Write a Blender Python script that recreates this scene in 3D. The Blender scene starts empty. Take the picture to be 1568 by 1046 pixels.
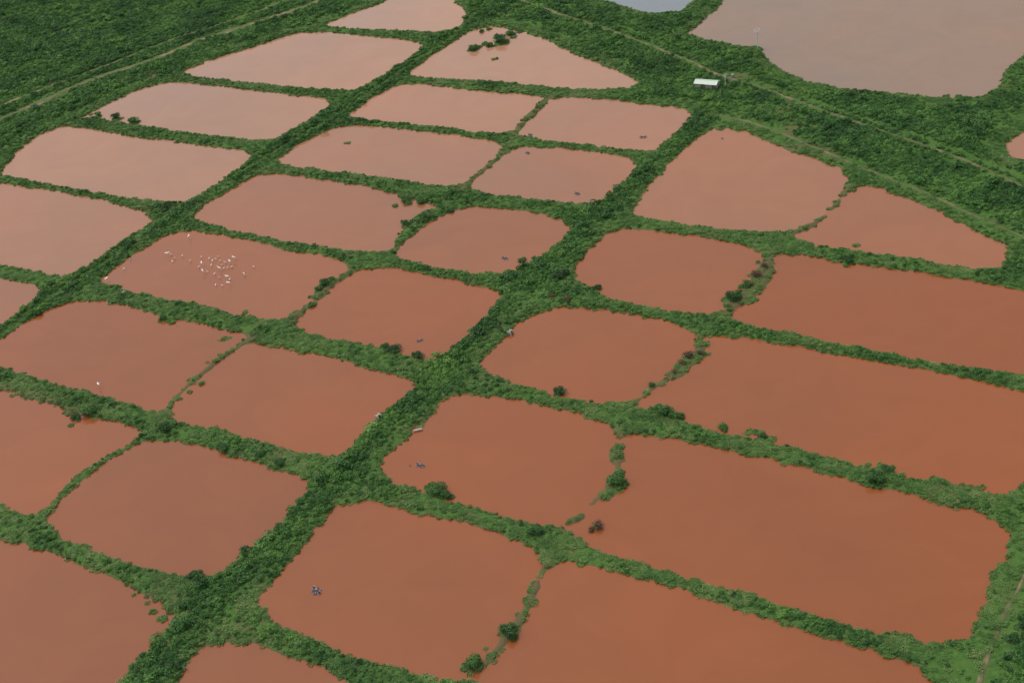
import bpy, math, random
import numpy as np
from mathutils import Matrix, Vector
random.seed(7); rng=np.random.default_rng(11)
scene=bpy.context.scene
# ------------------------------------------------------------ camera
H=350.0; F=2234.0; PITCH=math.radians(32.8); ROLL=math.radians(8.8)
fw=np.array([0,math.cos(PITCH),-math.sin(PITCH)]); r0=np.array([1.,0,0]); u0=np.array([0,math.sin(PITCH),math.cos(PITCH)])
R=math.cos(ROLL)*r0-math.sin(ROLL)*u0; U=math.sin(ROLL)*r0+math.cos(ROLL)*u0
cam_d=bpy.data.cameras.new("camera"); cam=bpy.data.objects.new("camera",cam_d); scene.collection.objects.link(cam)
m=Matrix(((R[0],U[0],-fw[0],0),(R[1],U[1],-fw[1],0),(R[2],U[2],-fw[2],H),(0,0,0,1)))
cam.matrix_world=m; cam_d.lens=36*F/1568; cam_d.sensor_width=36; cam_d.clip_end=30000; cam_d.clip_start=1
scene.camera=cam
def G(px,py,z=0.0):
    """ground position of a surveyed point"""
    d=fw*F+(px-784)*R-(py-523)*U
    t=(z-H)/d[2]; return (d[0]*t,d[1]*t)
def GP(pts): return np.array([G(*p) for p in pts])
# ------------------------------------------------------------ noise
class VN:
    def __init__(s,seed): s.t=np.random.default_rng(seed).random((256,256))
    def __call__(s,x,y,sc):
        x=np.asarray(x)/sc+1000.37; y=np.asarray(y)/sc+1000.71
        xi=np.floor(x).astype(int); yi=np.floor(y).astype(int); fx=x-xi; fy=y-yi
        fx=fx*fx*(3-2*fx); fy=fy*fy*(3-2*fy)
        a=s.t[xi%256,yi%256]; b=s.t[(xi+1)%256,yi%256]; c=s.t[xi%256,(yi+1)%256]; d=s.t[(xi+1)%256,(yi+1)%256]
        return (a*(1-fx)+b*fx)*(1-fy)+(c*(1-fx)+d*fx)*fy-0.5
n1,n2,n3,n4=VN(1),VN(2),VN(3),VN(4)
# ------------------------------------------------------------ pond survey
P=[
[(497,40),(540,22),(590,5),(600,-14),(680,-14),(700,8),(714,20),(705,38),(690,48),(660,50),(600,46),(540,44)],
[(282,110),(320,95),(390,72),(455,52),(500,52),(560,57),(620,62),(645,70),(640,80),(600,105),(565,130),(545,138),(500,137),(430,132),(360,124),(300,118)],
[(626,115),(650,95),(690,68),(720,48),(750,42),(790,48),(830,60),(880,85),(940,108),(975,128),(965,136),(900,137),(850,134),(790,128),(720,123),(650,119)],
[(123,182),(170,158),(215,138),(255,127),(310,130),(380,140),(440,146),(495,152),(505,160),(490,172),(455,195),(420,214),(390,214),(330,208),(280,202),(235,196),(190,188),(150,180)],
[(4,262),(25,235),(60,208),(95,195),(140,200),(200,210),(260,218),(320,226),(370,232),(383,240),(375,250),(340,275),(300,300),(275,310),(230,306),(150,295),(80,283),(10,268)],
[(533,178),(565,155),(605,132),(630,130),(700,137),(770,144),(820,148),(832,153),(808,173),(784,200),(768,205),(700,198),(620,188),(560,183)],
[(793,206),(822,177),(842,155),(870,150),(930,154),(1000,162),(1050,168),(1056,178),(1040,198),(1015,222),(1000,231),(960,229),(900,222),(840,215)],
[(428,243),(460,222),(505,200),(540,192),(600,198),(680,206),(760,218),(768,228),(750,245),(725,268),(708,282),(680,284),(620,277),(550,267),(480,258),(435,252)],
[(722,288),(740,265),(775,238),(800,226),(850,228),(910,234),(965,243),(974,255),(960,272),(935,295),(912,312),(880,312),(820,305),(760,298)],
[(-60,281),(20,285),(80,294),(150,306),(190,318),(225,330),(232,340),(210,355),(170,380),(130,408),(105,422),(75,420),(30,410),(-60,394)],
[(298,332),(320,312),(360,288),(400,268),(440,270),(500,278),(560,287),(605,300),(620,308),(650,310),(667,317),(640,330),(620,345),(608,362),(600,380),(585,387),(540,384),(480,375),(420,366),(360,352),(310,340)],
[(609,392),(614,378),(632,362),(655,345),(685,328),(720,317),(780,322),(830,330),(865,340),(872,350),(855,372),(825,395),(800,408),(770,416),(730,418),(680,412),(640,403)],
[(155,430),(180,408),(215,385),(255,362),(290,354),(340,362),(400,373),(440,386),(480,390),(520,400),(534,410),(522,425),(492,437),(478,452),(475,462),(460,476),(430,488),(400,487),(350,478),(290,463),(230,452),(180,440)],
[(453,497),(470,475),(497,457),(520,435),(545,415),(590,411),(640,420),(700,432),(750,445),(766,452),(755,470),(735,490),(720,505),(700,525),(670,548),(650,550),(620,540),(580,530),(530,522),(480,510)],
[(-60,420),(0,427),(30,434),(55,440),(60,450),(40,468),(15,488),(-5,500),(-60,535)],
[(-50,560),(0,525),(30,503),(65,480),(105,464),(150,463),(190,470),(235,482),(250,492),(300,495),(350,510),(374,516),(366,530),(340,542),(315,562),(285,588),(262,606),(248,628),(220,625),(160,605),(90,590),(30,568),(-50,548)],
[(263,640),(267,622),(292,592),(322,567),(350,546),(374,528),(430,533),(480,543),(540,560),(600,575),(628,585),(632,595),(610,610),(590,630),(560,655),(540,680),(520,698),(500,698),(450,687),(400,673),(330,655),(275,645)],
[(740,560),(745,545),(770,520),(795,495),(830,480),(870,472),(930,478),(990,487),(1040,500),(1062,515),(1065,530),(1050,545),(1030,560),(1025,575),(1000,590),(985,605),(960,615),(920,617),(870,608),(810,593),(760,575)],
[(882,415),(890,400),(915,375),(925,360),(960,352),(1020,357),(1080,365),(1130,375),(1165,390),(1167,405),(1155,425),(1130,445),(1105,462),(1110,475),(1080,481),(1030,475),(980,467),(930,455),(915,440),(890,432)],
[(968,325),(985,300),(1010,272),(1040,240),(1070,212),(1100,198),(1140,204),(1180,220),(1230,240),(1270,255),(1292,263),(1295,275),(1280,300),(1270,318),(1245,340),(1215,352),(1180,356),(1130,353),(1060,345),(1000,335)],
[(1218,362),(1245,350),(1275,328),(1295,303),(1315,285),(1350,292),(1400,310),(1450,332),(1500,360),(1535,378),(1540,392),(1525,410),(1500,412),(1440,403),(1380,393),(1300,383),(1240,372)],
[(1117,487),(1130,477),(1155,465),(1178,440),(1190,420),(1185,397),(1200,390),(1260,398),(1310,407),(1400,418),(1480,430),(1568,448),(1660,465),(1660,590),(1568,573),(1500,565),(1400,548),(1300,528),(1200,507),(1140,493)],
[(977,620),(987,607),(1012,592),(1045,577),(1068,557),(1085,542),(1078,522),(1100,515),(1150,522),(1250,540),(1350,558),(1450,575),(1568,602),(1680,625),(1670,690),(1600,718),(1568,736),(1545,752),(1530,755),(1500,748),(1440,737),(1390,730),(1365,717),(1300,708),(1230,690),(1150,668),(1100,660),(1050,645),(1000,632)],
[(585,712),(590,700),(620,675),(650,650),(680,615),(700,604),(760,608),(830,622),(890,638),(932,655),(940,670),(936,690),(938,720),(930,745),(908,765),(893,783),(870,798),(840,803),(790,795),(740,780),(690,768),(640,750),(600,735)],
[(870,808),(892,797),(906,777),(940,762),(962,740),(956,700),(952,680),(970,668),(1010,672),(1100,690),(1200,710),(1300,740),(1400,765),(1480,785),(1525,800),(1538,825),(1525,870),(1510,905),(1495,950),(1475,980),(1450,987),(1400,975),(1300,955),(1200,925),(1100,895),(1000,865),(930,845),(890,825)],
[(395,920),(410,905),(440,870),(470,835),(490,805),(520,775),(560,770),(620,785),(700,800),(770,822),(812,843),(823,860),(812,890),(800,925),(785,955),(765,980),(747,1005),(732,1035),(700,1042),(650,1035),(590,1018),(500,985),(430,955)],
[(738,1055),(748,1020),(775,988),(803,955),(823,920),(838,880),(860,863),(920,875),(1000,895),(1100,925),(1200,960),(1300,990),(1400,1025),(1430,1060),(1430,1150),(1100,1220),(720,1220),(725,1100)],
[(270,1052),(290,1020),(310,995),(350,987),(390,987),(430,1005),(500,1030),(545,1062),(560,1220),(150,1220)],
[(-90,822),(0,832),(40,840),(100,860),(160,885),(210,910),(250,930),(262,945),(240,975),(215,1000),(195,1030),(170,1060),(60,1220),(-90,1220)],
[(75,795),(85,780),(120,745),(170,705),(220,677),(270,678),(320,690),(380,708),(440,725),(468,740),(462,760),(440,785),(410,815),(370,845),(345,870),(325,880),(280,880),(220,865),(150,845),(95,820)],
[(-70,578),(0,600),(50,612),(110,632),(130,642),(180,650),(215,660),(205,675),(160,700),(120,725),(90,750),(75,775),(50,788),(30,785),(0,770),(-70,748)],
[(1055,52),(1075,35),(1100,15),(1115,-5),(1150,-60),(1660,-60),(1600,20),(1568,78),(1537,112),(1530,130),(1500,148),(1450,150),(1390,145),(1300,137),(1240,125),(1195,105),(1175,90),(1168,72),(1120,68),(1075,60)],
[(905,-25),(925,0),(945,8),(1000,20),(1040,18),(1065,0),(1090,-45),(900,-45)],
[(1543,225),(1555,212),(1568,205),(1660,190),(1680,262),(1568,247),(1550,240)],
]
def chaikin(p):
    q=np.roll(p,-1,axis=0); return np.stack([p*.9+q*.1,p*.1+q*.9],1).reshape(-1,2)
PW=[chaikin(GP(p)) for p in P]
# islands / tussocks: (px,py,radius m)
isl=[(768,66,5),(760,58,3),(780,52,2.5),(750,72,2.5),(725,77,3),(718,78,2),(757,91,1.7),(788,57,2),(742,68,2),(735,73,2),(795,50,2),(748,46,2),
(205,189,3.5),(180,183,3),(150,179,2.2),(138,176,1.5),(535,220,1.1),(530,219,.8),
(498,437,3),(489,446,2.5),(507,431,2),(478,455,1.5),
(105,632,2.5),(112,650,1.2),(118,642,1.5),(40,612,1.3),(22,606,1.5),(60,618,1),(85,622,1.2),
(1312,377,1.8),(1297,404,2.6),(1270,320,1.5),(1018,635,4),(1005,630,3),(1033,640,2.5),(945,742,4),(938,748,3),
(1348,714,1.8),(1330,712,1.6),(1362,718,2),(1340,735,3),(1480,745,1.0),(1495,747,1.2),(1505,748,1),(1435,736,2),
(855,603,2.2),(670,755,3.5),(685,760,2),(655,748,2),(725,1020,3.2),(778,972,3.2),(770,965,2),(748,1003,1.2),(745,992,.8),
(1125,458,4),(1115,462,3),(1145,440,3.5),(1160,425,3.5),(1170,412,3.5),(1160,404,1.5),
(1055,552,3.5),(1040,560,2.5),(1028,572,2),(998,592,1.3),(1070,545,2.5),(915,808,1.2),(905,772,1.2),(912,765,1.2),
(605,316,1.8),(625,312,2.2),(645,311,2),(250,490,2.2),(262,494,2),(375,481,1.6),(410,527,1.5),(425,530,1.4),(462,541,1.2),
(1108,655,2),(1165,663,2),(1178,672,2),(1150,662,2),(320,556,1.2),(338,544,1.2),(345,520,1.6),(350,518,1.8),(335,522,1.1),
(205,910,.9),(225,925,1.0),(235,935,1.3),(246,948,1.5),(1103,200,.8),(985,340,1),(1450,148,2),(1470,150,2),
(310,588,1.2),(290,600,1.2),(275,610,1.2),(822,890,1.1),(815,905,1.3),(832,872,1.1),(808,928,1.2),(955,705,1.3),(950,690,1.2),(945,720,1.1),
(300,522,.6),(312,528,.7),(325,515,.8),(270,500,.6),(240,520,.5),(318,536,.6),(108,680,.5),(38,716,.4),(30,760,.5),(35,775,.6)]
ISL=np.array([(*G(a,b),r) for a,b,r in isl])
# ------------------------------------------------------------ tracks, ditches
tracks={ 'dirt_track':[([(-60,208),(0,185),(60,160),(100,141),(150,121),(220,98),(250,88),(300,66),(360,47),(400,34),(440,22),(480,8),(540,-14)],3.3,0),
   ([(-60,186),(0,165),(70,138),(140,112),(240,72),(330,42),(400,18),(450,-2),(490,-20)],1.5,0),
   ([(770,-20),(800,3),(850,22),(900,38),(960,58),(1010,78),(1060,98),(1100,120),(1140,127)],1.5,0),
   ([(1150,130),(1200,150),(1300,187),(1400,220),(1480,250),(1568,290),(1640,318)],1.2,0),
   ([(1085,178),(1130,184),(1200,208),(1290,247),(1340,268),(1400,292),(1480,327),(1568,368),(1640,400)],1.0,0),
   ([(1640,760),(1575,862),(1545,925),(1522,985),(1500,1050),(1480,1110)],.8,0)]}
ditch=[([(-40,548),(30,492),(100,442),(175,392),(262,324),(330,288),(400,246),(460,212),(530,168),(590,128),(650,86),(700,52),(735,14),(760,-14)],1.9),
       ([(1110,112),(1200,142),(1300,176),(1400,209),(1480,239),(1568,276),(1640,304)],2.6),
       ([(1640,775),(1580,874),(1552,930),(1530,988),(1508,1050),(1490,1110)],2.6),
       ([(860,10),(950,42),(1030,74),(1090,98)],1.6)]
mainlev=[ditch[0][0],[(200,1060),(300,940),(410,830),(520,712),(610,625),(690,560),(780,440),(870,372),(950,300),(1020,235),(1090,172)]]
mudline=[[(378,520),(340,545),(290,590),(253,630)],[(838,153),(788,205)],[(768,226),(716,286)],[(830,863),(805,930),(775,980),(738,1032)],[(945,668),(945,720),(905,770),(868,803)],[(1175,400),(1160,430),(1112,480)],[(1072,530),(1040,570),(980,614)],[(1296,288),(1275,322),(1222,357)],[(0,598),(60,615),(128,640)],[(530,418),(490,450),(452,490)]]
def pdist(x,y,poly):
    p=GP(poly); d=np.full(np.shape(x),1e9)
    for a,b in zip(p[:-1],p[1:]):
        ab=b-a; t=np.clip(((x-a[0])*ab[0]+(y-a[1])*ab[1])/(ab@ab),0,1)
        d=np.minimum(d,np.hypot(x-a[0]-t*ab[0],y-a[1]-t*ab[1]))
    return d
# ------------------------------------------------------------ terrain grid
cor=GP([(-70,-45),(1650,-45),(-70,1120),(1650,1120)])
x0,x1=cor[:,0].min(),cor[:,0].max(); y0,y1=cor[:,1].min(),cor[:,1].max()
ST=1.25
xi=np.arange(x0,x1,ST); yi=np.arange(y0,y1,ST)
geo=np.array([4,10,22,45,90,180,400,900,2000,4500,9000,16000.])
xs=np.concatenate([x0-geo[::-1],xi,xi[-1]+geo]); ys=np.concatenate([y0-geo[::-1],yi,yi[-1]+geo])
X,Y=np.meshgrid(xs,ys)
S=np.full(X.shape,-25.0)
for p in PW:
    mrg=24
    ia,ib=np.searchsorted(xs,[p[:,0].min()-mrg,p[:,0].max()+mrg]); ja,jb=np.searchsorted(ys,[p[:,1].min()-mrg,p[:,1].max()+mrg])
    x=X[ja:jb,ia:ib]; y=Y[ja:jb,ia:ib]; d=np.full(x.shape,1e9); ins=np.zeros(x.shape,bool)
    q=np.roll(p,-1,axis=0)
    for a,b in zip(p,q):
        ab=b-a; L=ab@ab
        if L<1e-6: continue
        t=np.clip(((x-a[0])*ab[0]+(y-a[1])*ab[1])/L,0,1)
        d=np.minimum(d,(x-a[0]-t*ab[0])**2+(y-a[1]-t*ab[1])**2)
        c=((a[1]>y)!=(b[1]>y))
        ins^=c&(x<(b[0]-a[0])*(y-a[1])/(b[1]-a[1]+1e-12)+a[0])
    d=np.sqrt(d); s=np.where(ins,d,-d)
    S[ja:jb,ia:ib]=np.maximum(S[ja:jb,ia:ib],s)
mud=np.zeros(X.shape)
for l in mudline: mud=np.maximum(mud,np.exp(-(pdist(X,Y,l)/5.5)**2))
S+= 1.0+1.5*n1(X,Y,9)+3.8*n2(X,Y,4.0)*np.clip(n3(X,Y,30)+.55,0.2,1)+mud*(-.1+3.2*n4(X,Y,4.5))
for a,b,r in ISL:
    ia,ib=np.searchsorted(xs,[a-r-8,a+r+8]); ja,jb=np.searchsorted(ys,[b-r-8,b+r+8])
    x=X[ja:jb,ia:ib]; y=Y[ja:jb,ia:ib]
    S[ja:jb,ia:ib]=np.minimum(S[ja:jb,ia:ib],np.hypot(x-a,(y-b))-r*(1+.5*n2(x,y,2.5)))
D=-S  # land distance
Z=np.where(D>0, 1.1*(1-np.exp(-np.clip(D,0,50)/1.3)), -0.7*(1-np.exp(np.clip(D,-50,0)/1.2)))
Z+=np.clip(D/6,0,1)*(0.7*n1(X,Y,14)+0.35*n2(X,Y,5))
dit=np.zeros(X.shape)
for pl,w in ditch:
    dd=pdist(X,Y,pl); k=np.exp(-(dd/w)**2); dit=np.maximum(dit,k)
trk=np.zeros(X.shape); TD=np.full(X.shape,1e9)
for pl,w,_ in tracks['dirt_track']:
    dd=pdist(X,Y,pl); trk=np.maximum(trk,np.exp(-(dd/(w*.9))**4)); TD=np.minimum(TD,dd-w)
Z=Z-dit*0.7*(D>0)
def samp(A,x,y):
    fx=np.interp(x,xs,np.arange(len(xs))); fy=np.interp(y,ys,np.arange(len(ys)))
    i=np.clip(fx.astype(int),0,len(xs)-2); j=np.clip(fy.astype(int),0,len(ys)-2); fx=fx-i; fy=fy-j
    return (A[j,i]*(1-fx)+A[j,i+1]*fx)*(1-fy)+(A[j+1,i]*(1-fx)+A[j+1,i+1]*fx)*fy
# ------------------------------------------------------------ materials helper
def newmat(name):
    mt=bpy.data.materials.new(name); mt.use_nodes=True; nt=mt.node_tree
    b=nt.nodes['Principled BSDF']; return mt,nt,b
def N(nt,t,**k):
    n=nt.nodes.new(t)
    for a,v in k.items(): setattr(n,a,v)
    return n
def pos_noise(nt,scale,detail=3,rough=.55):
    g=N(nt,'ShaderNodeNewGeometry'); n=N(nt,'ShaderNodeTexNoise'); n.inputs['Scale'].default_value=scale; n.inputs['Detail'].default_value=detail; n.inputs['Roughness'].default_value=rough
    nt.links.new(g.outputs['Position'],n.inputs['Vector']); return n
def ramp(nt,src,stops):
    r=N(nt,'ShaderNodeValToRGB'); e=r.color_ramp.elements
    while len(e)<len(stops): e.new(0.5)
    for i,(p,c) in enumerate(stops): e[i].position=p; e[i].color=(*c,1)
    nt.links.new(src,r.inputs['Fac']); return r
def mix(nt,fac,a,b,mode='MIX'):
    m=N(nt,'ShaderNodeMix',data_type='RGBA',blend_type=mode)
    for s,v in ((0,fac),(6,a),(7,b)):
        if isinstance(v,bpy.types.NodeSocket): nt.links.new(v,m.inputs[s])
        elif s==0: m.inputs[0].default_value=v
        else: m.inputs[s].default_value=(*v,1)
    return m.outputs[2]
def plain(name,col,rough=.6,metal=0,ns=3.0,var=.25):
    mt,nt,b=newmat(name); n=pos_noise(nt,ns)
    r=ramp(nt,n.outputs['Fac'],[(.3,tuple(c*(1-var) for c in col)),(.7,tuple(min(1,c*(1+var)) for c in col))])
    nt.links.new(r.outputs['Color'],b.inputs['Base Color']); b.inputs['Roughness'].default_value=rough; b.inputs['Metallic'].default_value=metal
    return mt
# ground material
gm,nt,b=newmat("grassy_ground")
na=pos_noise(nt,.05,5); nb=pos_noise(nt,.6,4,.65); nc=pos_noise(nt,.02,3)
g1=ramp(nt,nb.outputs['Fac'],[(.3,(.028,.072,.018)),(.5,(.055,.128,.028)),(.72,(.10,.19,.044))])
g2=ramp(nt,na.outputs['Fac'],[(.42,(0,0,0)),(.68,(1,1,1))])
c=mix(nt,g2.outputs['Color'],g1.outputs['Color'],(.080,.155,.036))
at=N(nt,'ShaderNodeAttribute',attribute_name='bare'); 
c=mix(nt,at.outputs['Fac'],c,(.14,.095,.055))
nt.links.new(c,b.inputs['Base Color']); b.inputs['Roughness'].default_value=.9; b.inputs['Specular IOR Level'].default_value=.1
bp=N(nt,'ShaderNodeBump'); bp.inputs['Strength'].default_value=.8; bp.inputs['Distance'].default_value=.5
nt.links.new(nb.outputs['Fac'],bp.inputs['Height']); nt.links.new(bp.outputs['Normal'],b.inputs['Normal'])
# build ground
ny,nx=X.shape
me=bpy.data.meshes.new("ground"); nv=nx*ny
me.vertices.add(nv); me.vertices.foreach_set('co',np.stack([X,Y,Z],-1).astype(np.float32).ravel())
ii=np.arange(nv).reshape(ny,nx); q=np.stack([ii[:-1,:-1],ii[:-1,1:],ii[1:,1:],ii[1:,:-1]],-1).reshape(-1,4)
me.loops.add(q.size); me.polygons.add(len(q)); me.loops.foreach_set('vertex_index',q.astype(np.int32).ravel())
me.polygons.foreach_set('loop_start',(np.arange(len(q))*4).astype(np.int32))
me.polygons.foreach_set('use_smooth',np.ones(len(q),bool)); me.update(calc_edges=True)
bare=np.clip(1-D/1.1,0,1)*.7; bare=np.maximum(bare,.3*trk); bare=np.maximum(bare,np.clip((n4(X,Y,22)+n2(X,Y,6)*.5-.33)*4,0,.5)); bare=np.maximum(bare,np.clip(mud*1.2*(.7+n2(X,Y,4)),0,.85))
a=me.attributes.new('bare','FLOAT','POINT'); a.data.foreach_set('value',bare.astype(np.float32).ravel())
me.materials.append(gm); ground=bpy.data.objects.new("ground",me); scene.collection.objects.link(ground)
# ------------------------------------------------------------ water
wm,nt,b=newmat("muddy_water")
oi=N(nt,'ShaderNodeObjectInfo'); na=pos_noise(nt,.008,4,.5); nb=pos_noise(nt,.03,6,.6)
nb.inputs['Distortion'].default_value=1.5
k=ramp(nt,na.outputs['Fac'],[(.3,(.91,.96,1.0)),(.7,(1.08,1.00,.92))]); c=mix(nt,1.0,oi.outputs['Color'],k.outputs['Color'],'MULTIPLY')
k2=ramp(nt,nb.outputs['Fac'],[(.35,(.965,.96,.955)),(.7,(1.03,1.04,1.05))]); c=mix(nt,1.0,c,k2.outputs['Color'],'MULTIPLY')
nt.links.new(c,b.inputs['Base Color']); b.inputs['IOR'].default_value=1.5; b.inputs['Roughness'].default_value=.06
nw=pos_noise(nt,1.6,3,.6); bp=N(nt,'ShaderNodeBump'); bp.inputs['Strength'].default_value=.10; bp.inputs['Distance'].default_value=.07
nt.links.new(nw.outputs['Fac'],bp.inputs['Height']); nt.links.new(bp.outputs['Normal'],b.inputs['Normal'])
for i,(p,pp) in enumerate(zip(PW,P)):
    area=.5*np.sum(p[:,0]*np.roll(p[:,1],-1)-np.roll(p[:,0],-1)*p[:,1])
    if area<0: p=p[::-1]
    t=np.roll(p,-1,axis=0)-np.roll(p,1,axis=0); t/=np.linalg.norm(t,axis=1)[:,None]+1e-9
    e=p+np.stack([t[:,1],-t[:,0]],1)*3.4
    me=bpy.data.meshes.new("pond_water"); z=0.004*i
    me.from_pydata([(a,b_,z) for a,b_ in e],[],[list(range(len(e)))]); me.materials.append(wm)
    o=bpy.data.objects.new("pond_water",me); scene.collection.objects.link(o)
    cx,cy=np.mean(pp,axis=0); haze_t=min(1,max(0,(440-cy)/400+max(0,(450-cx))/1500*(cy<600)))  # far and left ponds paler: haze and sky reflection painted into water colour
    ca=np.array([.275,.085,.028]); haze_col=np.array([.40,.225,.145]); col=ca*(1-haze_t)+haze_col*haze_t
    if i==31: col=np.array([.27,.175,.12])
    if i==32: col=np.array([.20,.23,.25])
    if i in(28,29,27): col=np.array([.245,.080,.029])
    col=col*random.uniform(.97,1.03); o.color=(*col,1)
# ------------------------------------------------------------ tracks
tm,nt,b=newmat("dirt"); na=pos_noise(nt,.12,4); nb=pos_noise(nt,1.5,3)
r=ramp(nt,na.outputs['Fac'],[(.40,(.070,.12,.03)),(.52,(.12,.12,.05)),(.66,(.30,.21,.13))])
c=mix(nt,.35,r.outputs['Color'],ramp(nt,nb.outputs['Fac'],[(.3,(.07,.10,.03)),(.7,(.16,.13,.07))]).outputs['Color'])
nt.links.new(c,b.inputs['Base Color']); b.inputs['Roughness'].default_value=.95
def strip(name,poly,w,mat):
    p=GP(poly); pts=[]
    for a,b_ in zip(p[:-1],p[1:]):
        n=max(1,int(np.linalg.norm(b_-a)/2)); 
        for k in range(n): pts.append(a+(b_-a)*k/n)
    pts=np.array(pts); kk=np.ones(9)/9
    sm=np.stack([np.convolve(np.pad(pts[:,c],4,'edge'),kk,'valid') for c in(0,1)],1)
    t=np.gradient(sm,axis=0); t/=np.linalg.norm(t,axis=1)[:,None]; nn=np.stack([-t[:,1],t[:,0]],1)
    sm=sm+nn*(1.6*n3(sm[:,0],sm[:,1],18))[:,None]
    ww=w*(1+1.1*n1(sm[:,0],sm[:,1],7)); vs=[];fs=[]
    for k,o in enumerate((-1,-.5,0,.5,1)):
        q=sm+nn*(o*ww)[:,None]; z=samp(Z,q[:,0],q[:,1])+.10-(.25 if abs(o)==1 else 0); vs.append(np.column_stack([q,z]))
    V=np.stack(vs,1).reshape(-1,3)
    for i in range(len(sm)-1):
        for k in range(4): fs.append((i*5+k,i*5+k+1,i*5+k+6,i*5+k+5))
    me=bpy.data.meshes.new(name); me.from_pydata(V.tolist(),[],fs); me.materials.append(mat)
    o=bpy.data.objects.new(name,me); scene.collection.objects.link(o)
for pl,w,_ in tracks['dirt_track']: strip("dirt_track",pl,w,tm)
# ------------------------------------------------------------ foliage
def leafmat(name,stops,big):
    mt,nt,b=newmat(name); oi=N(nt,'ShaderNodeObjectInfo'); g=N(nt,'ShaderNodeNewGeometry')
    a=N(nt,'ShaderNodeMath',operation='MULTIPLY'); nt.links.new(oi.outputs['Random'],a.inputs[0]); a.inputs[1].default_value=.5
    ri=N(nt,'ShaderNodeMath',operation='MULTIPLY_ADD'); nt.links.new(g.outputs['Random Per Island'],ri.inputs[0]); ri.inputs[1].default_value=.2; nt.links.new(a.outputs[0],ri.inputs[2])
    n=pos_noise(nt,big,4,.6); s=N(nt,'ShaderNodeMath',operation='MULTIPLY_ADD'); nt.links.new(n.outputs['Fac'],s.inputs[0]); s.inputs[1].default_value=1.7; nt.links.new(ri.outputs[0],s.inputs[2])
    s2=N(nt,'ShaderNodeMath',operation='SUBTRACT'); nt.links.new(s.outputs[0],s2.inputs[0]); s2.inputs[1].default_value=.70
    r=ramp(nt,s2.outputs[0],stops); nt.links.new(r.outputs['Color'],b.inputs['Base Color'])
    b.inputs['Roughness'].default_value=.55; b.inputs['Specular IOR Level'].default_value=.3
    return mt
shm=leafmat("shrub_leaves",[(.10,(.026,.082,.020)),(.5,(.058,.165,.034)),(.90,(.15,.30,.06))],.035)
grm=leafmat("grass_blades",[(.15,(.065,.145,.034)),(.5,(.10,.20,.046)),(.9,(.19,.27,.085))],.04)
bkm=leafmat("mangrove_leaves",[(.15,(.026,.075,.020)),(.5,(.045,.125,.028)),(.9,(.09,.2,.045))],.2)
drm=leafmat("dry_twigs",[(.15,(.08,.05,.03)),(.5,(.13,.08,.05)),(.9,(.16,.14,.06))],.2)
bark=plain("bark",(.09,.065,.045),.9)
def crown(name,Rr,Hh,lobes,leaves,ls,mat,seed,stems=4,hollow=.7):
    r=np.random.default_rng(seed); vs=[];fs=[];mi=[]
    L=[]
    for k in range(lobes):
        a=r.random()*6.28; d=Rr*.62*math.sqrt(r.random()); rr=Rr*(.36+.24*r.random())
        L.append((d*math.cos(a),d*math.sin(a),max(rr*.5,Hh-rr*.8-r.random()*Hh*.45*(d/Rr+.2)),rr))
    for k in range(leaves):
        c=L[r.integers(lobes)]; v=r.normal(size=3); v/=np.linalg.norm(v); v[2]=v[2] if v[2]>-.3 else -v[2]
        p=np.array(c[:3])+v*c[3]*(hollow+(1.05-hollow)*r.random()); p[2]=max(p[2],.05)
        n=v+r.normal(size=3)*.45; n/=np.linalg.norm(n); t=np.cross(n,r.normal(size=3)); t/=np.linalg.norm(t)+1e-9; bt=np.cross(n,t)
        s=ls*(.6+.8*r.random()); i=len(vs)
        vs+= [tuple(p-t*s),tuple(p-bt*s*.5+n*s*.12),tuple(p+t*s),tuple(p+bt*s*.5+n*s*.12)]; fs.append((i,i+1,i+2,i+3)); mi.append(0)
    for k in range(stems):
        c=L[k%lobes]; a=np.array([c[0]*.15,c[1]*.15,-.4]); b_=np.array(c[:3]); i=len(vs)
        for t_,rad in((0,.05*Rr),(.5,.035*Rr),(1,.012*Rr)):
            q=a+(b_-a)*t_+np.array([0,0,-.1*t_*(1-t_)])
            for j in range(5): vs.append((q[0]+rad*math.cos(j*1.257),q[1]+rad*math.sin(j*1.257),q[2]))
        for s_ in(0,5):
            for j in range(5): fs.append((i+s_+j,i+s_+(j+1)%5,i+s_+5+(j+1)%5,i+s_+5+j)); mi.append(1)
    me=bpy.data.meshes.new(name); me.from_pydata(vs,[],fs); me.materials.append(mat); me.materials.append(bark)
    me.polygons.foreach_set('material_index',mi); return me
def coll(name,meshes):
    c=bpy.data.collections.new(name)
    for k,m_ in enumerate(meshes): c.objects.link(bpy.data.objects.new(f"{name}_{k}",m_))
    return c
shc=coll("shrub_variants",[crown(f"shrub_{k}",1.5,1.3+.3*(k%3),5+k%3,190,.25,shm,40+k,2) for k in range(6)])
def tuft(seed):
    r=np.random.default_rng(seed); vs=[];fs=[]
    for k in range(70):
        a=r.random()*6.28; d=1.1*math.sqrt(r.random()); x=d*math.cos(a); y=d*math.sin(a); h=.2+.35*r.random()
        la=r.random()*6.28; l=.35*h+.35*r.random(); w=.07+.06*r.random(); i=len(vs); pa=la+1.57
        dx,dy=math.cos(pa)*w,math.sin(pa)*w
        vs+=[(x-dx,y-dy,-.1),(x+dx,y+dy,-.1),(x+dx+math.cos(la)*l*.5,y+dy+math.sin(la)*l*.5,h*.8),(x-dx+math.cos(la)*l*.5,y-dy+math.sin(la)*l*.5,h*.8),(x+math.cos(la)*l*1.3,y+math.sin(la)*l*1.3,h*.75)]
        fs+=[(i,i+1,i+2,i+3),(i+3,i+2,i+4)]
    me=bpy.data.meshes.new("tuft"); me.from_pydata(vs,[],fs); me.materials.append(grm); return me
grc=coll("grass_variants",[tuft(70+k) for k in range(5)])
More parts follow.
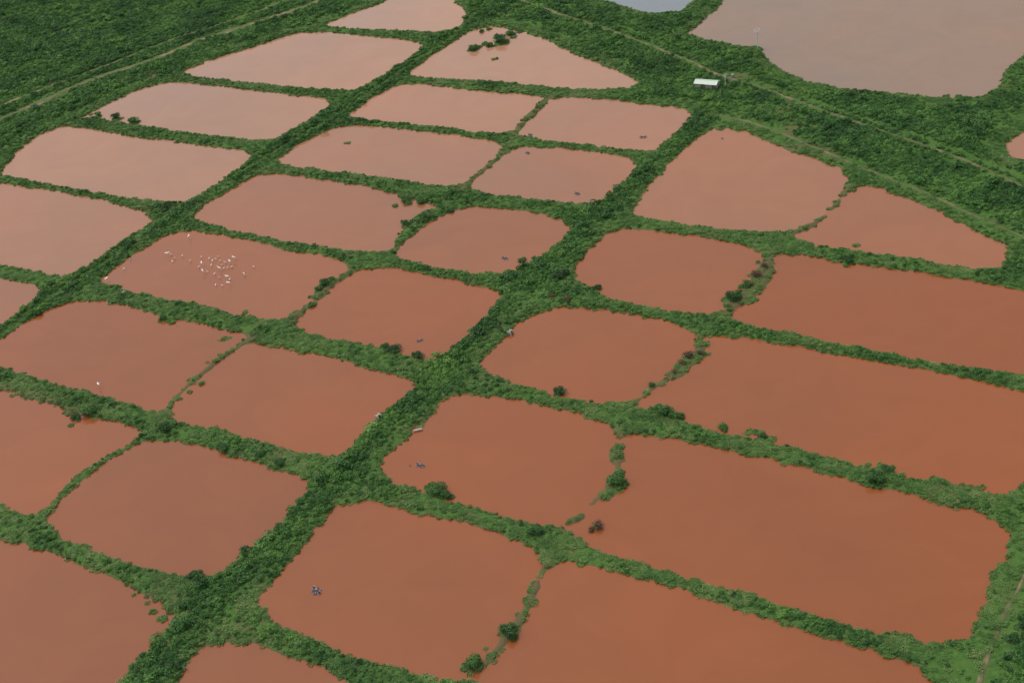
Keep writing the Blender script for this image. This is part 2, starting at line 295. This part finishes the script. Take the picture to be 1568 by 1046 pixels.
def scatter(name,pts,rot,scl,idx,col):
    me=bpy.data.meshes.new(name); me.vertices.add(len(pts)); me.vertices.foreach_set('co',pts.astype(np.float32).ravel())
    a=me.attributes.new('rot','FLOAT_VECTOR','POINT'); a.data.foreach_set('vector',rot.astype(np.float32).ravel())
    a=me.attributes.new('scl','FLOAT_VECTOR','POINT'); a.data.foreach_set('vector',scl.astype(np.float32).ravel())
    a=me.attributes.new('idx','INT','POINT'); a.data.foreach_set('value',idx.astype(np.int32))
    o=bpy.data.objects.new(name,me); scene.collection.objects.link(o)
    ng=bpy.data.node_groups.new(name,'GeometryNodeTree')
    ng.interface.new_socket('Geometry',in_out='INPUT',socket_type='NodeSocketGeometry'); ng.interface.new_socket('Geometry',in_out='OUTPUT',socket_type='NodeSocketGeometry')
    gi=ng.nodes.new('NodeGroupInput'); go=ng.nodes.new('NodeGroupOutput'); ip=ng.nodes.new('GeometryNodeInstanceOnPoints')
    ci=ng.nodes.new('GeometryNodeCollectionInfo'); ci.inputs['Collection'].default_value=col; ci.inputs['Separate Children'].default_value=True; ci.inputs['Reset Children'].default_value=True
    ip.inputs['Pick Instance'].default_value=True
    def na_(n,t):
        x=ng.nodes.new('GeometryNodeInputNamedAttribute'); x.data_type=t; x.inputs['Name'].default_value=n; return [s for s in x.outputs if s.enabled and s.name=='Attribute'][0]
    l=ng.links.new; l(gi.outputs[0],ip.inputs['Points']); l(ci.outputs[0],ip.inputs['Instance']); l(na_('idx','INT'),ip.inputs['Instance Index'])
    l(na_('rot','FLOAT_VECTOR'),ip.inputs['Rotation']); l(na_('scl','FLOAT_VECTOR'),ip.inputs['Scale']); l(ip.outputs[0],go.inputs[0])
    md=o.modifiers.new('scatter','NODES'); md.node_group=ng; return o
def cand(step):
    a,b_=np.meshgrid(np.arange(x0,x1,step),np.arange(y0,y1,step)); a=a.ravel()+rng.uniform(-.5,.5,a.size)*step; b_=b_.ravel()+rng.uniform(-.5,.5,b_.size)*step
    dx=a; dy=b_; dz=-H; f_=dy*fw[1]+dz*fw[2]; u=(dx*R[0]+dy*R[1]+dz*R[2])/f_*F; v=(dx*U[0]+dy*U[1]+dz*U[2])/f_*F
    k=(abs(u)<850)&(abs(v)<575)&(f_>0); return a[k],b_[k],u[k]+784,523-v[k]
# shrubs
a,b_,px,py=cand(1.7); d=samp(D,a,b_); td=samp(TD,a,b_); dt=samp(dit,a,b_); mu=samp(mud,a,b_)
ml=np.minimum(pdist(a,b_,mainlev[0]),pdist(a,b_,mainlev[1]))
bush=.26+.9*n1(a,b_,26)+.8*n2(a,b_,8)+.6*np.clip(1.3-ml/10,0,1)+.55*np.clip((d-8)/6,0,1)-.55*mu
bush-=.35*np.clip(1-td/6,0,1)
edge=(d>-.35)&(d<1.1)&(rng.random(a.size)<.14+.8*np.clip(n3(a,b_,9),0,.5))&(mu<.4)
keep=((d>1.0)&(td>.7)&(dt<.4)&(rng.random(a.size)<np.clip(bush*1.25,0.06,1)))|edge
a,b_,d,bush,ml,td,edge=[q[keep] for q in(a,b_,d,bush,ml,td,edge)]
big=(rng.random(a.size)<.05)&((ml<8)|(d>9))
s=(.42+.42*rng.random(a.size)+.3*np.clip(bush,0,1)); s*=np.clip(.6+d/6,.6,1.0)
s*=np.where(d>14,1.05+1.2*np.clip(n3(a,b_,12),0,.5),1); s=np.where(edge,.35+.45*rng.random(a.size),s); s=np.where(big,1.35+.8*rng.random(a.size),s)
pts=np.column_stack([a,b_,np.maximum(samp(Z,a,b_),0)-.15]); rot=np.column_stack([rng.normal(size=a.size)*.12,rng.normal(size=a.size)*.12,rng.random(a.size)*6.28])
scl=np.column_stack([s*rng.uniform(.85,1.2,a.size),s,s*rng.uniform(.55,1.05,a.size)])
scatter("levee_shrubs",pts,rot,scl,rng.integers(0,6,a.size),shc); print("shrubs",a.size)
a,b_,px,py=cand(1.8); d=samp(D,a,b_); tk=samp(trk,a,b_); mu=samp(mud,a,b_)
keep=(d>-.1)&(tk<.5)&(rng.random(a.size)<.25+.5*(d<8)+n3(a,b_,7)*.6-.35*mu)
a,b_=a[keep],b_[keep]; s=rng.uniform(.7,1.4,a.size)
scatter("bank_grass",np.column_stack([a,b_,np.maximum(samp(Z,a,b_),0)]),np.column_stack([a*0,a*0,rng.random(a.size)*6.28]),np.column_stack([s,s,s*rng.uniform(.6,1.3,a.size)]),rng.integers(0,5,a.size),grc); print("grass",a.size)
# individual bushes
bigm=[crown(f"mangrove_bush_{k}",3.6,3.2,11,1500,.3,bkm,90+k,6,.6) for k in range(3)]
drym=[crown(f"dry_bush_{k}",3.2,2.6,9,700,.22,drm,120+k,7,.4) for k in range(2)]
def place(name,me,px,py,s,z=0):
    x,y=G(px,py); o=bpy.data.objects.new(name,me); scene.collection.objects.link(o); o.location=(x,y,max(z,float(samp(Z,np.array([x]),np.array([y]))[0])-.1)); o.rotation_euler=(0,0,random.random()*6.28); o.scale=(s,s*random.uniform(.85,1.1),s*random.uniform(.75,.95)); return o
for k,(px_,py_,s_) in enumerate([(945,742,1.25),(1013,634,1.1),(1034,642,.8),(725,1020,1.05),(778,972,1.0),(668,755,1.1),(684,761,.7),(1122,460,1.2),(1145,440,.8),(498,437,.85),(488,446,.6),(508,430,.55),(138,635,1.2),(118,640,.8),(857,603,.85),(1340,738,1.2),(1360,722,.7),(1298,402,.7),(1168,671,.65),(1110,659,.5),(765,66,1.5),(780,54,.9),(726,77,1.0),(205,189,1.0),(178,182,1.0),(150,178,.7),(623,310,.8),(645,312,.7),(605,540,1.1),(640,548,.9),(590,532,.7),(860,425,1.3),(300,885,1.0),(255,660,1.1),(820,820,1.0),(1480,192,1.8),(1500,200,1.5),(1040,640,.7),(620,345,.8),(650,338,.7),(690,325,.6),(250,490,.5),(998,592,.5),(235,198,.5),(750,72,.7),(738,50,.6),(787,55,.6),(345,690,.8),(430,712,.8),(545,735,.8),(915,442,.6),(400,700,.7),(800,400,.7)]):
    place("mangrove_bush",bigm[k%3],px_,py_,s_)
for k,(px_,py_,s_) in enumerate([(915,808,1.0),(1160,425,1.1),(1172,412,.9),(1150,440,.7),(1055,550,1.1),(1043,560,.8),(1072,545,.7),(870,462,1.0),(1032,572,.6),(905,812,.6),(845,458,.8)]):
    place("dry_bush",drym[k%2],px_,py_,s_)
# ------------------------------------------------------------ mesh builder
class MB:
    def __init__(s): s.v=[];s.f=[];s.m=[]
    def box(s,c,sz,rz=0,mat=0,tilt=0):
        i=len(s.v); M=Matrix.Rotation(rz,3,'Z')@Matrix.Rotation(tilt,3,'X')
        for x in(-.5,.5):
            for y in(-.5,.5):
                for z in(-.5,.5): s.v.append(tuple(Vector(c)+M@Vector((x*sz[0],y*sz[1],z*sz[2]))))
        for f in((0,1,3,2),(4,6,7,5),(0,4,5,1),(2,3,7,6),(0,2,6,4),(1,5,7,3)): s.f.append(tuple(i+k for k in f)); s.m.append(mat)
    def cyl(s,a,b,ra,rb,n=8,mat=0):
        a=Vector(a);b=Vector(b);d=(b-a).normalized();t=d.orthogonal().normalized();u=d.cross(t);i=len(s.v)
        for p,r in((a,ra),(b,rb)):
            for k in range(n): an=6.2832*k/n; s.v.append(tuple(p+t*r*math.cos(an)+u*r*math.sin(an)))
        for k in range(n): s.f.append((i+k,i+(k+1)%n,i+n+(k+1)%n,i+n+k)); s.m.append(mat)
        s.f.append(tuple(i+k for k in range(n))[::-1]); s.f.append(tuple(i+n+k for k in range(n))); s.m+=[mat,mat]
    def loft(s,rings,n=8,mat=0): # rings: (center, ry, rz) along path
        i=len(s.v)
        for c,ry,rz in rings:
            for k in range(n): an=6.2832*k/n; s.v.append((c[0],c[1]+ry*math.cos(an),c[2]+rz*math.sin(an)))
        for r in range(len(rings)-1):
            for k in range(n): s.f.append((i+r*n+k,i+r*n+(k+1)%n,i+(r+1)*n+(k+1)%n,i+(r+1)*n+k)); s.m.append(mat)
    def quad(s,p,mat=0):
        i=len(s.v); s.v+=list(p); s.f.append(tuple(range(i,i+len(p)))); s.m.append(mat)
    def mesh(s,name,mats):
        me=bpy.data.meshes.new(name); me.from_pydata(s.v,[],s.f)
        for m_ in mats: me.materials.append(m_)
        me.polygons.foreach_set('material_index',s.m); return me
white=plain("white_paint",(.7,.7,.68),.5); grey=plain("grey_plastic",(.30,.31,.33),.5); blue=plain("blue_float",(.06,.13,.26),.45); dark=plain("dark_metal",(.06,.06,.065),.4,.6)
wood=plain("weathered_wood",(.23,.19,.15),.85); conc=plain("concrete",(.42,.39,.35),.85); roofm=plain("painted_roof_sheet",(.56,.66,.55),.5,0,1.0,.1); feather=plain("white_feathers",(.85,.84,.80),.7,0,3,.05); beak=plain("yellow_beak",(.6,.38,.05),.5)
# paddlewheel aerator
A=MB()
for y in(-.9,.9):
    A.loft([((-1.5,y,.1),.05,.05),((-1.3,y,.1),.22,.16),((0,y,.12),.25,.19),((1.3,y,.1),.22,.16),((1.5,y,.1),.05,.05)],10,1)
for x in(-.8,0,.8): A.box((x,0,.36),(.12,2.2,.08),0,2)
A.box((0,0,.6),(.55,.38,.38),0,0); A.cyl((-.35,0,.6),(.35,0,.6),.2,.2,10,1); A.cyl((0,-2.0,.5),(0,2.0,.5),.05,.05,8,2)
for y in(-1.85,-1.35,1.35,1.85):
    for k in range(8):
        an=k*.785; A.cyl((0,y,.5),(.5*math.cos(an),y,.5+.5*math.sin(an)),.03,.03,4,2); 
        M=Matrix.Rotation(-an,3,'Y'); pp=[Vector((.42,-.14,0)),Vector((.62,-.14,0)),Vector((.62,.14,0)),Vector((.42,.14,0))]
        A.quad([tuple(M@q_+Vector((0,y,.5))) for q_ in pp],0)
A.box((0,0,.84),(.7,.5,.06),0,0)
aer=A.mesh("paddlewheel_aerator",[grey,blue,dark])
for px_,py_,rz,s_ in [(485,905,.6,1.15),(484,909,2.0,.6),(644,713,.9,1.0),(628,713,.1,.35),(643,522,1.9,.8),(773,396,.7,.9),(884,297,.4,.9),(985,211,1.3,1.0),(808,235,.3,.8),(812,207,.5,.8),(1106,213,.2,.5)]:
    x,y=G(px_,py_); o=bpy.data.objects.new("paddlewheel_aerator",aer); scene.collection.objects.link(o); o.location=(x,y,.08); o.rotation_euler=(0,0,rz); o.scale=(s_,)*3
# sluice gates
B=MB(); B.box((-.8,0,.7),(.25,2.4,2.2),0,0); B.box((.8,0,.7),(.25,2.4,2.2),0,0); B.box((0,.3,.6),(1.35,.12,1.6),0,1); B.box((0,0,1.86),(2.2,.7,.12),0,0); B.cyl((0,0,1.9),(0,0,2.6),.04,.04,6,1); B.cyl((-.3,0,2.6),(.3,0,2.6),.03,.03,6,1)
sl=B.mesh("sluice_gate",[conc,wood])
for px_,py_,rz,s_ in[(580,641,.8,1),(782,512,.8,1),(190,451,.7,.8)]:
    x,y=G(px_,py_); o=bpy.data.objects.new("sluice_gate",sl); scene.collection.objects.link(o); o.location=(x,y,.1); o.rotation_euler=(0,0,rz); o.scale=(s_,)*3
# jetty
B=MB()
for k in range(12): B.box((k*.4-2.2,0,.9),(.34,1.2,.06),0,0)
for y in(-.5,.5): 
    B.box((0,y,.82),(5,.1,.1),0,0)
    for x in(-2.2,0,2.2): B.cyl((x,y,-.6),(x,y,1.3),.07,.06,6,0)
jm=B.mesh("wooden_jetty",[conc]); x,y=G(640,660); o=bpy.data.objects.new("wooden_jetty",jm); scene.collection.objects.link(o); o.location=(x,y,.1); o.rotation_euler=(0,0,.1); o.scale=(.8,.8,.8)
# utility poles
B=MB(); B.cyl((0,0,-1),(0,0,10),.18,.12,10,0); B.box((0,0,9.2),(2.4,.14,.16),0,0); B.box((0,0,8.4),(1.8,.12,.14),0,0)
for x in(-1.1,-.6,.6,1.1): B.cyl((x,0,9.28),(x,0,9.55),.07,.05,6,1)
B.cyl((.32,0,7.0),(.32,0,7.9),.22,.22,10,1)
um=B.mesh("utility_pole",[white,white])
for px_,py_,s_ in[(1160,76,1.3),(1111,137,.9)]:
    x,y=G(px_,py_); o=bpy.data.objects.new("utility_pole",um); scene.collection.objects.link(o); o.location=(x,y,.5); o.rotation_euler=(0,0,.4); o.scale=(s_*1.5,s_*1.5,s_)
# shed
sx,sy=G(1083,136); root=bpy.data.objects.new("farm_shed",None); scene.collection.objects.link(root); root.location=(sx,sy,1.0); root.rotation_euler=(0,0,-.55)
B=MB(); L_,W_=14,7
nr=28
for side in(-1,1):
    for k in range(nr):
        xa=-L_/2+L_*k/nr; xb=xa+L_/nr*.5; xc=xa+L_/nr
        B.quad([(xa,0,4.3),(xb,0,4.36),(xb,side*W_/2,3.06),(xa,side*W_/2,3.0)],0); B.quad([(xb,0,4.36),(xc,0,4.3),(xc,side*W_/2,3.0),(xb,side*W_/2,3.06)],0)
B.box((0,0,4.38),(L_,.4,.06),0,0); rm=B.mesh("roof",[roofm]); o=bpy.data.objects.new("roof",rm); scene.collection.objects.link(o); o.parent=root
B=MB()
for sgn in(-1,1):
    B.box((sgn*(L_/2-.5),0,1.5),(.15,W_-1.2,3.0),0,0); B.quad([(sgn*(L_/2-.45),-W_/2+.6,3.0),(sgn*(L_/2-.45),W_/2-.6,3.0),(sgn*(L_/2-.45),0,4.2)],0)
B.box((0,W_/2-.6,1.5),(L_-1.2,.15,3.0),0,0)
for x in(-4.5,2.0): B.box((x,-W_/2+.6,1.5),(4.0,.15,3.0),0,0)
o=bpy.data.objects.new("walls",B.mesh("walls",[conc])); scene.collection.objects.link(o); o.parent=root
B=MB(); B.box((-1.2,-W_/2+.68,1.1),(1.9,.06,2.2),0,0); B.box((5.2,-W_/2+.68,1.3),(1.6,.06,2.4),0,0)
for x in(-6.2,-2.4,2.4,6.2): B.cyl((x,-W_/2+.1,-.5),(x,-W_/2+.1,3.0),.09,.09,6,0)
o=bpy.data.objects.new("doors_and_posts",B.mesh("doors",[wood])); scene.collection.objects.link(o); o.parent=root
B=MB(); B.cyl((0,0,0),(0,0,2.2),1.1,1.1,16,0); B.cyl((0,0,2.2),(0,0,2.6),1.1,.3,16,0)
x,y=G(1122,121); o=bpy.data.objects.new("water_tank",B.mesh("water_tank",[grey])); scene.collection.objects.link(o); o.location=(x,y,1.0); o.scale=(.8,)*3
# birds
def bird(Bm,x,y,rz,s,fly):
    T=MB()
    T.loft([((-.42,0,.62),.02,.02),((-.28,0,.64),.09,.06),((0,0,.68),.15,.14),((.2,0,.74),.12,.12),((.3,0,.82),.05,.06)],8,0)
    pth=[(.27,0,.8),(.36,0,.92),(.33,0,1.03),(.36,0,1.14),(.45,0,1.17)] if not fly else [(.25,0,.76),(.36,0,.8),(.42,0,.86),(.5,0,.86),(.56,0,.84)]
    for p,q_,r_ in zip(pth[:-1],pth[1:],(.05,.04,.035,.045)): T.cyl(p,q_,r_,r_*.9,6,0)
    e=Vector(pth[-1]); T.cyl(tuple(e),tuple(e+Vector((.16,0,-.03))),.025,.004,5,1)
    if fly:
        for sg in(-1,1):
            T.quad([(.16,sg*.1,.74),(-.16,sg*.1,.72),(-.22,sg*.45,.88),(.2,sg*.45,.9)],0); T.quad([(.2,sg*.45,.9),(-.22,sg*.45,.88),(-.12,sg*.85,.82),(.02,sg*.95,.82)],0)
        T.cyl((-.3,.03,.62),(-.8,.04,.6),.015,.01,4,2); T.cyl((-.3,-.03,.62),(-.8,-.04,.6),.015,.01,4,2)
    else:
        for sg in(-1,1):
            T.cyl((0,sg*.06,.6),(-.03,sg*.06,.3),.02,.013,5,2); T.cyl((-.03,sg*.06,.3),(.02,sg*.06,-.1),.013,.012,5,2)
            T.loft([((.18,sg*.12,.74),.02,.04),((0,sg*.15,.72),.03,.11),((-.3,sg*.08,.66),.02,.06),((-.46,sg*.03,.62),.01,.01)],6,0)
    M=Matrix.Translation((x,y,.05+(1.2 if fly else 0)))@Matrix.Rotation(rz,4,'Z')@Matrix.Scale(s,4); o=len(Bm.v)
    Bm.v+=[tuple(M@Vector(v_)) for v_ in T.v]; Bm.f+=[tuple(o+k for k in f_) for f_ in T.f]; Bm.m+=T.m
B=MB()
for k,(px_,py_) in enumerate([(291,368),(262,392),(268,397),(265,403),(258,393),(280,395),(292,402),(308,396),(310,408),(322,398),(325,408),(318,418),(312,420),(330,400),(335,396),(333,410),(336,416),(340,408),(345,404),(348,412),(352,406),(355,410),(330,422),(337,428),(348,428),(352,430),(330,438),(340,440),(350,438),(374,421),(376,424),(390,411),(360,400),(305,412),(190,413),(200,400),(165,433),(325,401),(338,401),(343,414),(152,594)]):
    x,y=G(px_+random.uniform(-1,1),py_+random.uniform(-1,1)); bird(B,x,y,random.random()*6.28,1.45,k%4==0)
o=bpy.data.objects.new("egret_flock",B.mesh("egret_flock",[feather,beak,dark])); scene.collection.objects.link(o)
# ------------------------------------------------------------ light
w=bpy.data.worlds.new("World"); scene.world=w; w.use_nodes=True; nt=w.node_tree; bg=nt.nodes['Background']
sk=nt.nodes.new('ShaderNodeTexSky'); sk.sky_type='NISHITA'; sk.sun_disc=False; EL=math.radians(66); AZ=math.radians(-60)
sk.sun_elevation=EL; sk.sun_rotation=AZ; sk.air_density=1.0; sk.dust_density=4; sk.ozone_density=1
hs=nt.nodes.new('ShaderNodeHueSaturation'); hs.inputs['Saturation'].default_value=.22; nt.links.new(sk.outputs[0],hs.inputs['Color']); nt.links.new(hs.outputs[0],bg.inputs['Color']); bg.inputs['Strength'].default_value=.145
sd=bpy.data.lights.new("sun",'SUN'); sd.energy=1.1; sd.angle=math.radians(20); sd.color=(1,.96,.88); so=bpy.data.objects.new("sun",sd); scene.collection.objects.link(so)
dv=Vector((math.sin(AZ)*math.cos(EL),math.cos(AZ)*math.cos(EL),math.sin(EL))); so.rotation_euler=dv.to_track_quat('Z','Y').to_euler()
scene.view_settings.view_transform='Standard'; scene.view_settings.look='None'; scene.view_settings.exposure=0
